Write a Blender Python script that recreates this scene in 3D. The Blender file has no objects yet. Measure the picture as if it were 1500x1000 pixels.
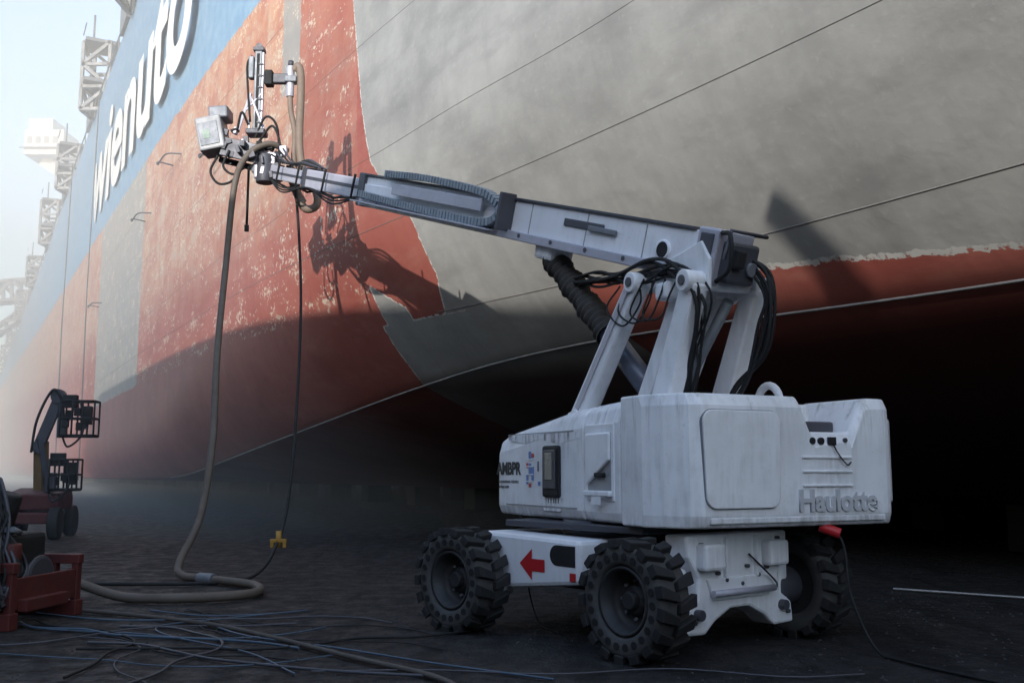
import bpy, bmesh, math, random
from mathutils import Vector, Matrix
import numpy as np
random.seed(4)
SC=bpy.context.scene
COL=SC.collection
R=math.radians
# ------------------------------------------------------------------ helpers
class E:
    """tiny expression wrapper around math nodes"""
    def __init__(s,nt,sock): s.nt=nt; s.s=sock
    def _op(a,op,b=None,c=None):
        n=a.nt.nodes.new('ShaderNodeMath'); n.operation=op
        for i,x in enumerate((a,b,c)):
            if x is None: continue
            if isinstance(x,E): a.nt.links.new(x.s,n.inputs[i])
            else: n.inputs[i].default_value=x
        return E(a.nt,n.outputs[0])
    def __add__(a,b): return a._op('ADD',b)
    def __sub__(a,b): return a._op('SUBTRACT',b)
    def __mul__(a,b): return a._op('MULTIPLY',b)
    def gt(a,b): return a._op('GREATER_THAN',b)
    def lt(a,b): return a._op('LESS_THAN',b)
    def mx(a,b): return a._op('MAXIMUM',b)
    def mn(a,b): return a._op('MINIMUM',b)
    def abs(a): return a._op('ABSOLUTE')
def maprange(e,a,b,c=0.,d=1.):
    n=e.nt.nodes.new('ShaderNodeMapRange'); n.clamp=True
    e.nt.links.new(e.s,n.inputs[0])
    for i,x in enumerate((a,b,c,d)): n.inputs[i+1].default_value=x
    return E(e.nt,n.outputs[0])
def noise(nt,vec,scale,detail=4,rough=.55,sc=(1,1,1),loc=(0,0,0)):
    m=nt.nodes.new('ShaderNodeMapping'); nt.links.new(vec,m.inputs[0]); m.inputs['Scale'].default_value=sc; m.inputs['Location'].default_value=loc
    n=nt.nodes.new('ShaderNodeTexNoise'); nt.links.new(m.outputs[0],n.inputs['Vector'])
    n.inputs['Scale'].default_value=scale; n.inputs['Detail'].default_value=detail; n.inputs['Roughness'].default_value=rough
    return E(nt,n.outputs['Fac'])
def mix(nt,fac,a,b):
    n=nt.nodes.new('ShaderNodeMix'); n.data_type='RGBA'
    if isinstance(fac,E): nt.links.new(fac.s,n.inputs[0])
    else: n.inputs[0].default_value=fac
    for i,x in ((6,a),(7,b)):
        if isinstance(x,tuple): n.inputs[i].default_value=(*x,1)
        else: nt.links.new(x,n.inputs[i])
    return n.outputs[2]
def new_mat(name):
    m=bpy.data.materials.new(name); m.use_nodes=True; nt=m.node_tree
    return m,nt,nt.nodes['Principled BSDF']
def bump(nt,bs,h,strength=.3,dist=.02):
    b=nt.nodes.new('ShaderNodeBump'); b.inputs['Strength'].default_value=strength; b.inputs['Distance'].default_value=dist
    nt.links.new(h.s,b.inputs['Height']); nt.links.new(b.outputs[0],bs.inputs['Normal'])
def mat(name,col,rough=.6,metal=0.,dirt=.25,dirtcol=(.06,.055,.05),scale=3.,streak=False,bmp=.1,body=False):
    m,nt,bs=new_mat(name)
    tc=nt.nodes.new('ShaderNodeTexCoord').outputs['Object']
    n1=noise(nt,tc,scale,6,.65)
    n2=noise(nt,tc,scale*7,4,.6,(1,1,.12) if streak else (1,1,1))
    f=maprange(n1,.42,.75)*maprange(n2,.35,.7)*dirt
    if streak:
        n3=noise(nt,tc,scale*16,5,.75); f=f.mx(maprange(n3,.62,.70)*maprange(n1,.40,.55)*.45)
    if body:   # grime gathering along the bottom edge, run-off below the top edge
        sp=nt.nodes.new('ShaderNodeSeparateXYZ'); nt.links.new(tc,sp.inputs[0]); zz=E(nt,sp.outputs[2])
        low=maprange(zz,1.26,1.04)*maprange(n1,.36,.6)*maprange(n2,.3,.6)*.6
        hi=maprange(zz,1.55,2.08)*maprange(noise(nt,tc,11,5,.65,(1,1,.10),(3,5,0)),.52,.70)*.55
        sp2=maprange(noise(nt,tc,45,4,.7),.64,.69)*maprange(zz,1.7,1.05)*.5
        f=f.mx(low).mx(hi).mx(sp2)
    v=maprange(noise(nt,tc,scale*.6,2),.3,.7,.88,1.05)
    base=mix(nt,f,col,dirtcol)
    h=nt.nodes.new('ShaderNodeHueSaturation'); nt.links.new(base,h.inputs['Color']); nt.links.new(v.s,h.inputs['Value'])
    nt.links.new(h.outputs[0],bs.inputs['Base Color'])
    bs.inputs['Metallic'].default_value=metal
    r=maprange(n1,.3,.7,max(.05,rough-.12),min(1,rough+.12)); nt.links.new(r.s,bs.inputs['Roughness'])
    if bmp: bump(nt,bs,n2,bmp,.01)
    return m
def empty(name,loc=(0,0,0),rot=(0,0,0),parent=None):
    o=bpy.data.objects.new(name,None); o.location=loc; o.rotation_euler=rot; o.empty_display_size=.2
    COL.objects.link(o); o.parent=parent; return o
def link(o,parent,m=None,loc=None,rot=None):
    COL.objects.link(o); o.parent=parent
    if m is not None: o.data.materials.append(m)
    if loc is not None: o.location=loc
    if rot is not None: o.rotation_euler=rot
    return o
def mesh(name,V,F,m,parent,bevel=0,smooth=False,seg=2):
    me=bpy.data.meshes.new(name); me.from_pydata([tuple(v) for v in V],[],F); me.update()
    bm=bmesh.new(); bm.from_mesh(me); bmesh.ops.recalc_face_normals(bm,faces=bm.faces); bm.to_mesh(me); bm.free()
    if smooth: me.polygons.foreach_set('use_smooth',[True]*len(me.polygons))
    o=bpy.data.objects.new(name,me); link(o,parent,m)
    if bevel:
        b=o.modifiers.new('b','BEVEL'); b.width=bevel; b.segments=seg; b.limit_method='ANGLE'; b.angle_limit=R(35)
    return o
BF=[(0,1,3,2),(4,6,7,5),(0,4,5,1),(2,3,7,6),(0,2,6,4),(1,5,7,3)]
def box(name,c,s,m,parent,rot=None,bevel=.01):
    V=[(sx*s[0]/2,sy*s[1]/2,sz*s[2]/2) for sx in(-1,1) for sy in(-1,1) for sz in(-1,1)]
    o=mesh(name,V,BF,m,parent,bevel); o.location=c
    if rot: o.rotation_euler=rot
    return o
def frame_of(d,up=Vector((0,0,1))):
    d=d.normalized(); x=d.cross(up)
    if x.length<1e-3: x=Vector((1,0,0))
    x.normalize(); z=x.cross(d).normalized(); return x,z
def beam(name,p0,p1,w,h,m,parent,bevel=.01,w2=None,h2=None):
    p0=Vector(p0);p1=Vector(p1); x,z=frame_of(p1-p0); w2=w2 or w; h2=h2 or h
    V=[]
    for P,ww,hh in ((p0,w,h),(p1,w2,h2)):
        for a,b in ((-1,-1),(1,-1),(1,1),(-1,1)): V.append(P+x*a*ww/2+z*b*hh/2)
    F=[(0,3,2,1),(4,5,6,7)]+[(i,(i+1)%4,4+(i+1)%4,4+i) for i in range(4)]
    return mesh(name,V,F,m,parent,bevel)
def cyl(name,p0,p1,r,m,parent,r2=None,seg=28,bevel=0):
    p0=Vector(p0);p1=Vector(p1); x,z=frame_of(p1-p0); r2=r if r2 is None else r2
    V=[]
    for P,rr in ((p0,r),(p1,r2)):
        for i in range(seg):
            a=2*math.pi*i/seg; V.append(P+x*math.cos(a)*rr+z*math.sin(a)*rr)
    F=[tuple(range(seg))[::-1],tuple(range(seg,2*seg))]+[(i,(i+1)%seg,seg+(i+1)%seg,seg+i) for i in range(seg)]
    o=mesh(name,V,F,m,parent,bevel)
    for pl in o.data.polygons:
        if len(pl.vertices)==4: pl.use_smooth=True
    return o
def catmull(P,n=8):
    P=[Vector(q) for q in P]; 
    if len(P)<3: return P
    Q=[P[0]*2-P[1]]+P+[P[-1]*2-P[-2]]; out=[]
    for i in range(1,len(Q)-2):
        a,b,c,d=Q[i-1:i+3]
        for k in range(n):
            t=k/n
            out.append(.5*((2*b)+(c-a)*t+(2*a-5*b+4*c-d)*t*t+(3*b-a-3*c+d)*t**3))
    out.append(P[-1]); return out
def tube(name,P,r,m,parent,sm=True,res=4):
    if sm: P=catmull(P)
    c=bpy.data.curves.new(name,'CURVE'); c.dimensions='3D'; c.bevel_depth=r; c.bevel_resolution=res; c.use_fill_caps=True
    s=c.splines.new('POLY'); s.points.add(len(P)-1)
    for i,q in enumerate(P): s.points[i].co=(q[0],q[1],q[2],1)
    s.use_smooth=True
    return link(bpy.data.objects.new(name,c),parent,m)
def text(name,body,size,m,parent,M,ext=.004,offset=0.,align='LEFT'):
    c=bpy.data.curves.new(name,'FONT'); c.body=body; c.size=size; c.extrude=ext; c.offset=offset; c.align_x=align
    o=bpy.data.objects.new(name,c); link(o,parent,m); o.matrix_local=M; return o
def M3(x,y,z,t):
    return Matrix(((x[0],y[0],z[0],t[0]),(x[1],y[1],z[1],t[1]),(x[2],y[2],z[2],t[2]),(0,0,0,1)))
def lathe(name,prof,m,parent,seg=48,smooth=True):
    V=[];F=[];n=len(prof)
    for i in range(seg):
        a=2*math.pi*i/seg
        for (x,r) in prof: V.append((x,r*math.cos(a),r*math.sin(a)))
    for i in range(seg):
        j=(i+1)%seg
        for k in range(n-1): F.append((i*n+k,j*n+k,j*n+k+1,i*n+k+1))
    return mesh(name,V,F,m,parent,0,smooth)
def loft(name,secs,m,parent,bevel=.03,seg=3):
    n=len(secs[0]);V=[q for s in secs for q in s];F=[tuple(range(n))[::-1],tuple(range((len(secs)-1)*n,len(secs)*n))]
    for i in range(len(secs)-1):
        for k in range(n):
            l=(k+1)%n; F.append((i*n+k,i*n+l,(i+1)*n+l,(i+1)*n+k))
    return mesh(name,V,F,m,parent,bevel,seg=seg)
# ------------------------------------------------------------------ materials
white=mat('white_paint',(.84,.84,.86),.5,0,.5,(.15,.14,.13),2.2,True,.06)
wbody=mat('white_body_paint',(.84,.84,.86),.5,0,.5,(.14,.13,.12),2.2,True,.06,True)
white2=mat('white_paint_clean',(.85,.85,.88),.42,0,.28,(.2,.19,.18),2,True,.04)
grey_alu=mat('aluminium_cover',(.48,.47,.53),.42,.2,.3,(.1,.1,.11),3)
dgrey=mat('dark_grey_steel',(.075,.075,.09),.5,.2,.4)
black=mat('black_rubber',(.009,.009,.010),.75,0,.5,(.04,.037,.033),5)
tyre=mat('tyre_rubber',(.015,.015,.016),.85,0,.6,(.055,.05,.047),4,bmp=.3)
tside=mat('tyre_sidewall_dusty',(.060,.058,.057),.85,0,.8,(.12,.115,.11),4,bmp=.3)
rimm=mat('rim_dark',(.032,.032,.034),.6,.2,.6,(.09,.083,.078),4)
hosem=mat('hose_beige',(.21,.155,.12),.7,0,.5,(.07,.055,.045),6)
hosed=mat('hose_brown',(.125,.10,.08),.7,0,.5,(.05,.04,.035),6)
redp=mat('red_paint',(.52,.02,.025),.45,0,.2)
redd=mat('red_machine_paint',(.10,.018,.016),.65,0,.8,(.02,.016,.015),4)
yel=mat('yellow_paint',(.42,.22,.03),.5,0,.5)
blu=mat('blue_hose',(.06,.10,.15),.5,0,.5)
cyl_blue=mat('cylinder_steel_blue',(.12,.14,.19),.4,.3,.3)
textm=mat('embossed_white',(.55,.55,.57),.45,0,.15)
inkm=mat('ink_dark',(.03,.03,.035),.6,0,.1)
labb=mat('label_blue',(.12,.22,.5),.5,0,.2)
hazew=mat('crane_white',(.62,.62,.62),.6,0,.2)
steelm=mat('galvanised_steel',(.20,.21,.23),.55,.3,.4)
seamm=mat('weld_seam',(.17,.16,.15),.7,0,.4)
# ------------------------------------------------------------------ ship
nrm=Vector((.881,.473,0)); u=Vector((-.473,.881,0))
K=[-20,6,10,14.6,18.7,28,37,60,120,200,320]
TT=[[8.0,7.2,7.0,6.6,6.2,5.8,5.6,5.5,5.3,4.8,4.4],[10.5,9.8,9.5,8.8,8.1,7.2,6.6,6.3,6.1,5.6,5.2],
    [10,9.5,9.3,9,8.5,6,3.5,3,3,3,3],[3.3,3.5,3.6,3.7,3.3,2.25,1.3,1.1,1.0,.9,.9]]
S=np.linspace(-20,320,1361)
TB=[np.convolve(np.pad(np.interp(S,K,T),12,'edge'),np.ones(25)/25,'valid') for T in TT]
def prof(s): return [float(np.interp(s,S,t)) for t in TB]
def hullD(s,z):
    D0,Db,zt,zb=prof(s)
    if z>=zt: return D0
    v=min(1,(zt-z)/(zt-zb)); return D0+(Db-D0)*v**2.6
def W(s,D,z):
    q=u*s+nrm*D; return Vector((q.x,q.y,z))
TOPZ=24.0
ship=empty('container_ship')
ss=list(np.arange(-60,-18,6))+list(np.arange(-18,45,.5))+list(np.arange(45,120,2.5))+list(np.arange(120,318,8.))
V=[];F=[];UV=[]
for s in ss:
    D0,Db,zt,zb=prof(s)
    row=[]
    row.append((40.,TOPZ)); row.append((40.,2.5)); row.append((38.,.9)); row.append((Db+9,.9))
    for k in range(14):
        w=1-k/14; row.append((Db+8*w, .95+(zb-.95)*(1-w)**1.6))
    for k in range(36):
        v=1-k/36; row.append((D0+(Db-D0)*v**2.6, zt-(zt-zb)*v))
    for k in range(9): row.append((D0, zt+(TOPZ-zt)*k/8))
    for D,z in row: V.append(W(s,D,z)); UV.append((s,z))
n=len(row)
for i in range(len(ss)-1):
    for j in range(n): 
        l=(j+1)%n; F.append((i*n+j,(i+1)*n+j,(i+1)*n+l,i*n+l))
F.append(tuple(range(n))); F.append(tuple(range((len(ss)-1)*n,len(ss)*n))[::-1])
hm,nt,bs=new_mat('hull_paint')
uvn=nt.nodes.new('ShaderNodeUVMap'); uvn.uv_map='sz'
sep=nt.nodes.new('ShaderNodeSeparateXYZ'); nt.links.new(uvn.outputs[0],sep.inputs[0])
s_=E(nt,sep.outputs[0]); z_=E(nt,sep.outputs[1]); uv=uvn.outputs[0]
e1=noise(nt,uv,1.3,6,.65)-.5; e2=noise(nt,uv,1.3,6,.65,loc=(31,7,0))-.5; e3=noise(nt,uv,7,4,.6)-.5
sn=s_+e1*.5+e3*.08; zn=z_+e2*.35+e3*.06
big=noise(nt,uv,.35,5,.6); med=noise(nt,uv,1.6,6,.65); fine=noise(nt,uv,9,5,.6)
vst=noise(nt,uv,1.2,5,.6,(2.2,.25,1)); hst=noise(nt,uv,1.1,6,.7,(.6,1.9,1)); dg_=noise(nt,uv,.9,5,.6,(.5,1.6,1),(9,4,0))
patch=noise(nt,uv,.8,7,.72,(.9,1.2,1),(3,19,0))
g=mix(nt,maprange(big,.35,.68),(.245,.238,.222),(.35,.34,.315))
g=mix(nt,maprange(med,.42,.75)*.5,g,(.41,.395,.365))
g=mix(nt,maprange(dg_,.5,.72)*.6,g,(.185,.178,.168))
g=mix(nt,maprange(vst,.5,.75)*.35,g,(.22,.21,.20))
g=mix(nt,maprange(fine,.58,.8)*.35,g,(.46,.44,.41))
rd=mix(nt,maprange(big,.35,.65),(.27,.066,.048),(.36,.108,.080))
rd=mix(nt,maprange(vst,.5,.75)*.4,rd,(.24,.06,.045))
rd=mix(nt,maprange(hst,.5,.72)*.45,rd,(.40,.18,.13))
rd=mix(nt,maprange(med,.55,.7)*.4,rd,(.20,.05,.04))
og=mix(nt,maprange(big,.35,.65),(.42,.20,.12),(.48,.275,.18))
og=mix(nt,maprange(vst,.48,.66)*.65,og,(.34,.13,.085))
og=mix(nt,maprange(med,.48,.62)*.55,og,(.42,.31,.25))
og=mix(nt,maprange(dg_,.52,.60)*.5,og,(.36,.145,.10))
og=mix(nt,maprange(patch,.53,.55)*.6,og,(.35,.12,.08))
og=mix(nt,maprange((patch*-1.0)+1.0,.56,.58)*.55,og,(.42,.33,.26))
bl=mix(nt,maprange(med,.4,.7),(.15,.27,.42),(.22,.35,.48))
gb=mix(nt,maprange(med,.4,.7),(.27,.255,.24),(.33,.30,.28))
gb=mix(nt,maprange(vst,.5,.7)*.5,gb,(.36,.24,.18))
base=rd
blend=maprange(z_+e2*3.0+(s_-20)*-.03,6.2,8.4)*sn.gt(18.2)
base=mix(nt,blend,base,og)
m_=sn.gt(18.2)*sn.lt(21.7); base=mix(nt,m_*.65,base,rd)
base=mix(nt,sn.gt(21.7)*sn.lt(23.0)*zn.gt(10.4),base,gb)
base=mix(nt,(s_+e3*.1).gt(42.4)*(s_+e3*.1).lt(58)*zn.gt(4.9),base,gb)
chips=maprange(hst*.45+fine*.55,.54,.555)*maprange(big*.4+med*.6,.485,.52)*z_.gt(4.9)*sn.gt(18.4)
base=mix(nt,chips*.75,base,(.56,.48,.37))
chip2=maprange(patch*.6+fine*.4,.59,.605)*z_.gt(5.4)*sn.gt(18.6)*z_.lt(11.5)
base=mix(nt,chip2*.75,base,(.60,.55,.45))
base=mix(nt,(zn-(s_-25)*.03).gt(13.8)*s_.gt(20),base,bl)
fc=nt.nodes.new('ShaderNodeFloatCurve'); cu=fc.mapping.curves[0]
prs=[(4.0,16.9),(4.4,16.8),(5.1,16.4),(6.1,16.5),(6.5,16.9),(7.4,17.6),(8.7,18.0),(11,18.5)]
cu.points[0].location=(0,.42); cu.points[1].location=(1,19.5/40)
for a,b in prs: cu.points.new(a/25,b/40)
for q in cu.points: q.handle_type='VECTOR'
fc.mapping.update()
nt.links.new((z_*(1/25)).s,fc.inputs['Value'])
sg=E(nt,fc.outputs[0])*40.0
se=s_+e3*.10+e1*.05; ze=z_+e3*.10+e2*.05
d1=(sg-se).mn(ze-4.4)
d2=((se*-1.0)+18.95).mn((ze*-1.0)+4.42)
d3=(se-17.85).mn((se*-1.0)+18.75).mn((ze*-1.0)+(s_*.6-6.05))
d4=(se*-1.0)+16.2
dg=d1.mx(d2).mx(d3).mx(d4)
dr=(((z_+e2*.14+e3*.10)*-1.0)+3.22+(s_*.095)).mn((se*-1.0)+13.0)
base=mix(nt,dg.gt(0),base,g)
base=mix(nt,dg.abs().lt(.018)*maprange(fine,.42,.5),base,(.55,.53,.48))
base=mix(nt,dr.gt(0),base,rd)
base=mix(nt,dr.abs().lt(.03)*z_.gt(3.65)*maprange(fine,.40,.48),base,(.50,.48,.44))
base=mix(nt,maprange(z_,3.5,3.2)*maprange(s_,22,17)*.8,base,(.070,.016,.013))  # shade of the underside painted into the hull colour
base=mix(nt,maprange(z_,3.0,1.7)*maprange(s_,30,22)*.92,base,(.013,.009,.009))  # deeper shade below, painted near black
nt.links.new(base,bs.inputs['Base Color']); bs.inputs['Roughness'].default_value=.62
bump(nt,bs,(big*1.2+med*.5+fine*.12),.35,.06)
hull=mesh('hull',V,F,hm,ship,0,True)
uvl=hull.data.uv_layers.new(name='sz')
for lp in hull.data.loops: uvl.data[lp.index].uv=UV[lp.vertex_index]
def hullline(name,s0,s1,zf,r,m,off=0.,step=.5):
    P=[];s=s0
    while s<=s1: 
        z=zf(s); P.append(W(s,hullD(s,z)-off,z)); s+=step
    return tube(name,P,r,m,ship,False,2)
hullline('plate_seam_1',-10,60,lambda s:7.5+.02*math.sin(s),.005,seamm)
hullline('plate_seam_2',-10,60,lambda s:6.17,.007,seamm)
hullline('plate_seam_3',-10,17,lambda s:4.47,.009,seamm)
hullline('plate_seam_4',-10,60,lambda s:9.9,.004,seamm)
hullline('plate_seam_5',23,60,lambda s:12.3,.005,seamm)
pale=mat('knuckle_light_pale',(.36,.34,.32),.7,0,.6)
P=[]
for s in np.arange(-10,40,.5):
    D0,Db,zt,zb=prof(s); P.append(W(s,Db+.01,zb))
tube('knuckle_light_line',P,.022,pale,ship,False,2)  # pale tube painting the bright edge of light along the knuckle
M=M3(-u,Vector((0,0,1)),-nrm,W(64,5.42,16.3)); whl=mat('lettering_white',(.8,.8,.8),.6,0,.35)
t=text('lettering','wienuto',8.0,whl,ship,M,.01,.18); t.scale=(1.2,.95,1); t.rotation_euler.rotate_axis('Z',R(-1.2))
for s,z in ((42,11.6),(36,12.3),(58,10.4),(29,10.6)):
    D=hullD(s,z); tube('fairlead_bracket',[W(s,D,z),W(s,D-.5,z+.05),W(s-.2,D-.55,z-.1),W(s-1.2,D-.45,z),W(s-1.5,D,z)],.028,dgrey,ship)
tube('hanging_line',[W(62,5.3,24),W(62,5.2,12),W(62,5.3,1)],.04,dgrey,ship,False,1); tube('hanging_line',[W(78,5.1,24),W(78,5.0,12),W(78,5.1,1)],.05,dgrey,ship,False,1)
def lattice(name,p0,p1,w,parent,m,r=.06,nseg=6,depth=None):
    p0=Vector(p0);p1=Vector(p1); x,z=frame_of(p1-p0); depth=depth or w
    cs=[x*a*w/2+z*b*depth/2 for a,b in((-1,-1),(1,-1),(1,1),(-1,1))]
    V=[];F=[]
    def bar(a,b):
        xx,zz=frame_of(b-a); k=len(V)
        for P_ in(a,b):
            for i,j in((-1,-1),(1,-1),(1,1),(-1,1)): V.append(P_+xx*i*r+zz*j*r)
        F.extend([(k,k+3,k+2,k+1),(k+4,k+5,k+6,k+7)]+[(k+i,k+(i+1)%4,k+4+(i+1)%4,k+4+i) for i in range(4)])
    for c in cs: bar(p0+c,p1+c)
    for k in range(nseg+1):
        q=p0.lerp(p1,k/nseg)
        for i in range(4): bar(q+cs[i],q+cs[(i+1)%4])
        if k<nseg:
            q2=p0.lerp(p1,(k+1)/nseg)
            for i in range(4):
                a,b=(cs[i],cs[(i+1)%4]) if k%2 else (cs[(i+1)%4],cs[i]); bar(q+a,q2+b)
    return mesh(name,V,F,m,parent)
for i,s in enumerate((49,66,86,108,134,165,200,240,285)):
    h=4.4 if i%2 else 3.6
    D=prof(s)[0]
    for d in (-.4,3.5,7):
        lattice('lashing_bridge_tower',W(s,D+.6+d,TOPZ),W(s,D+.6+d,TOPZ+h),1.7,ship,steelm,.10,3)
    for hh in (1.8,h): beam('lashing_bridge_deck',W(s,D-.9,TOPZ+hh),W(s,D+12,TOPZ+hh),2.2,.22,steelm,ship)
    tube('bridge_handrail',[W(s-1,D-.9,TOPZ+h+1),W(s+1,D-.9,TOPZ+h+1)],.04,steelm,ship,False,1)
    beam('lashing_bridge_house',W(s+3.0,D-.2,TOPZ+1.4),W(s+3.0,D+4,TOPZ+1.4),2.6,2.8,steelm,ship)
    cyl('lamp_post',W(s-.6,D-.4,TOPZ+h),W(s-.6,D-.4,TOPZ+h+1.8),.07,steelm,ship,seg=6)
P=[W(s,prof(s)[0]+.1,TOPZ+1.1) for s in range(20,310,6)]
tube('deck_rail',P,.05,steelm,ship,False,1)
for s in range(20,200,6): cyl('deck_rail_post',W(s,prof(s)[0]+.1,TOPZ),W(s,prof(s)[0]+.1,TOPZ+1.1),.04,steelm,ship,seg=6)
# ------------------------------------------------------------------ ground
gm_,nt,bs=new_mat('dock_floor')
tc=nt.nodes.new('ShaderNodeTexCoord').outputs['Object']
a=noise(nt,tc,.5,6,.65); b=noise(nt,tc,3.5,7,.7); c=noise(nt,tc,24,5,.7); tr=noise(nt,tc,1.6,5,.6,(1.6,.25,1))
base=mix(nt,maprange(a,.35,.7),(.020,.019,.020),(.046,.043,.043))
base=mix(nt,maprange(b,.46,.60)*.8,base,(.011,.0105,.011))
base=mix(nt,maprange(c,.55,.70)*.65,base,(.078,.075,.072))
base=mix(nt,maprange(tr,.52,.58)*.65,base,(.009,.009,.010))
nt.links.new(base,bs.inputs['Base Color']); r=maprange(b,.35,.65,.42,.95); nt.links.new(r.s,bs.inputs['Roughness'])
bs.inputs['Specular IOR Level'].default_value=.3
bump(nt,bs,a*2.0+b*1.0+c*.35+tr*.7,1.,.09)
mesh('ground',[(-600,-300,0),(600,-300,0),(600,900,0),(-600,900,0)],[(0,1,2,3)],gm_,None)
conc=mat('dock_concrete',(.24,.235,.22),.85,0,.6,(.1,.095,.09),.6,True,.3)
timber=mat('block_timber',(.03,.026,.023),.9,0,.5)
def prism(name,s0,s1,pr,m,parent=None,bevel=0):
    n=len(pr); V=[W(s0,d,z) for d,z in pr]+[W(s1,d,z) for d,z in pr]
    F=[tuple(range(n))[::-1],tuple(range(n,2*n))]+[(i,(i+1)%n,n+(i+1)%n,n+i) for i in range(n)]
    return mesh(name,V,F,m,parent,bevel)
SL=.44
zw=5.36+SL*(5.7+10)
prism('dry_dock_wall',-90,40,[(-10,0),(-10,zw),(-16,zw),(-18,0)],conc)
prism('dry_dock_wall',-90,330,[(40.4,0),(40.4,12.5),(46,12.5),(46,0)],timber)
prism('dry_dock_end_wall',-95,-91,[(-18,0),(-18,8),(52,12),(52,0)],timber)
kb=empty('keel_blocks')
for s in range(0,150,6):
    for D in (18,22.5,30):
        zb=.89; box('keel_block',W(s,D,zb/2),(1.2,1.0,zb),timber,kb,rot=(0,0,R(28.2)),bevel=.02)
tube('floor_light_line',[(4.83,12.9,.03),(6.02,12.0,.03),(7.4,11.0,.03)],.012,mat('floor_light_pale',(.4,.4,.4),.5),None,False)  # thin pale tube painting a sunlit line on the floor
# ------------------------------------------------------------------ boom lift
lift=empty('boom_lift')
CH=empty('chassis',(1.11,9.73,0),(0,0,R(38)),lift)
def wheel(x,y,steer=0,side=-1):
    w=empty('wheel',(x,y,.48),(0,0,R(steer)),CH)
    w.scale=(1 if side<0 else -1,1,1)
    lathe('tyre_body',[(-.11,.27),(-.15,.285),(-.168,.31),(-.172,.40),(-.15,.44),(0,.445),(.15,.44),(.17,.41),(.15,.29),(.11,.27)],tside,w)
    lathe('rim',[(-.11,.275),(-.155,.27),(-.145,.245),(-.02,.235),(.02,.2),(.02,.12),(-.03,.11),(-.03,.0)],rimm,w)
    lathe('rim_back',[(.12,.275),(.1,.2),(.1,0)],rimm,w)
    cyl('hub',(-.09,0,0),(.02,0,0),.07,rimm,w,r2=.085,bevel=.01)
    for k in range(8):
        a=2*math.pi*k/8; cyl('lug_nut',(-.01,.15*math.cos(a),.15*math.sin(a)),(.03,.15*math.cos(a),.15*math.sin(a)),.014,steelm,w,seg=6)
    N=17; V=[];F=[]
    for k in range(N):
        for sd in(-1,1):
            a=2*math.pi*(k+(.5 if sd>0 else 0))/N
            er=Vector((0,math.cos(a),math.sin(a))); et=Vector((0,-math.sin(a),math.cos(a))); ex=Vector((1,0,0))
            i0=len(V); 
            for (xx,rr,tt) in ((.0*sd,.43,.03),(.0,.492,.03),(.188*sd,.488,-.03),(.196*sd,.415,-.03)):
                for ww in(-1,1): V.append(ex*xx+er*rr+et*(tt+ww*(.05 if abs(xx)>.1 else .035)))
            F+= [(i0,i0+2,i0+3,i0+1),(i0+2,i0+4,i0+5,i0+3),(i0+4,i0+6,i0+7,i0+5),(i0,i0+6,i0+4,i0+2),(i0+1,i0+3,i0+5,i0+7),(i0,i0+1,i0+7,i0+6)]
    mesh('tread_lugs',V,F,tyre,w,.008)
    if side<0:
        N=22
        for k in range(N):
            a=2*math.pi*k/N; c_=(.352*math.cos(a),.352*math.sin(a))
            cyl('sidewall_hole',(-.1765,*c_),(-.15,*c_),.031,black,w,seg=14)
hw,ht=1.15,1.05
wheel(-ht,-hw,0); wheel(-ht-.20,hw-.16,6); wheel(ht,-hw,0,1); wheel(ht,hw,4,1)
box('frame',(0,0,.66),(.86,2.3,.40),white,CH,bevel=.04)
box('frame_lower',(0,0,.44),(.6,1.7,.14),dgrey,CH,bevel=.02)
for y in(-hw,hw):
    cyl('axle',(-.95,y,.47),(.95,y,.47),.09,dgrey,CH)
    for sx in(-1,1):
        cyl('hub_motor',(sx*.62,y,.47),(sx*.92,y,.47),.17,dgrey,CH,bevel=.02)
        box('steer_knuckle',(sx*.66,y,.5),(.14,.3,.42),white,CH,bevel=.04)
def xzplate(name,pts,y0,y1,m,parent,bevel=.02):
    n=len(pts); V=[(x,y0,z) for x,z in pts]+[(x,y1,z) for x,z in pts]
    F=[tuple(range(n))[::-1],tuple(range(n,2*n))]+[(i,(i+1)%n,n+(i+1)%n,n+i) for i in range(n)]
    return mesh(name,V,F,m,parent,bevel)
xzplate('axle_casting',[(-.66,.98),(.66,.98),(.64,.80),(.52,.62),(.54,.46),(.70,.36),(.72,.18),(.45,.17),(.32,.27),(.12,.36),(-.12,.36),(-.32,.27),(-.45,.17),(-.72,.18),(-.70,.36),(-.54,.46),(-.52,.62),(-.64,.80)],-hw-.20,-hw+.05,white,CH,.025)
xzplate('axle_casting_front',[(-.5,.9),(.5,.9),(.5,.5),(.3,.4),(-.3,.4),(-.5,.5)],hw-.05,hw+.2,white,CH,.025)
xzplate('casting_web',[(-.44,.62),(.44,.62),(.36,.44),(-.36,.44)],-hw-.225,-hw-.15,white,CH,.012)
for sx in(-1,1):
    box('casting_step',(sx*.42,-hw-.25,.80),(.26,.12,.22),white,CH,bevel=.03)
    box('casting_rib',(sx*.20,-hw-.215,.78),(.03,.05,.34),white,CH,bevel=.01)
    cyl('tie_pin',(sx*.55,-hw-.26,.34),(sx*.55,-hw-.18,.34),.045,dgrey,CH,bevel=.005)
tube('steer_hose',[(.1,-hw-.22,.8),(.25,-hw-.27,.66),(.42,-hw-.25,.55),(.5,-hw-.2,.5)],.008,black,CH)
cyl('steer_cylinder',(-.40,-hw-.25,.50),(.40,-hw-.25,.50),.028,grey_alu,CH)
for x,z in((-.3,.66),(-.2,.6),(.22,.62),(.34,.68),(0,.56),(.08,.7),(-.6,.28),(.62,.28),(-.5,.9),(.5,.92)): cyl('bolt',(x,-hw-.235,z),(x,-hw-.19,z),.018,dgrey,CH,seg=6)
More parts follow.
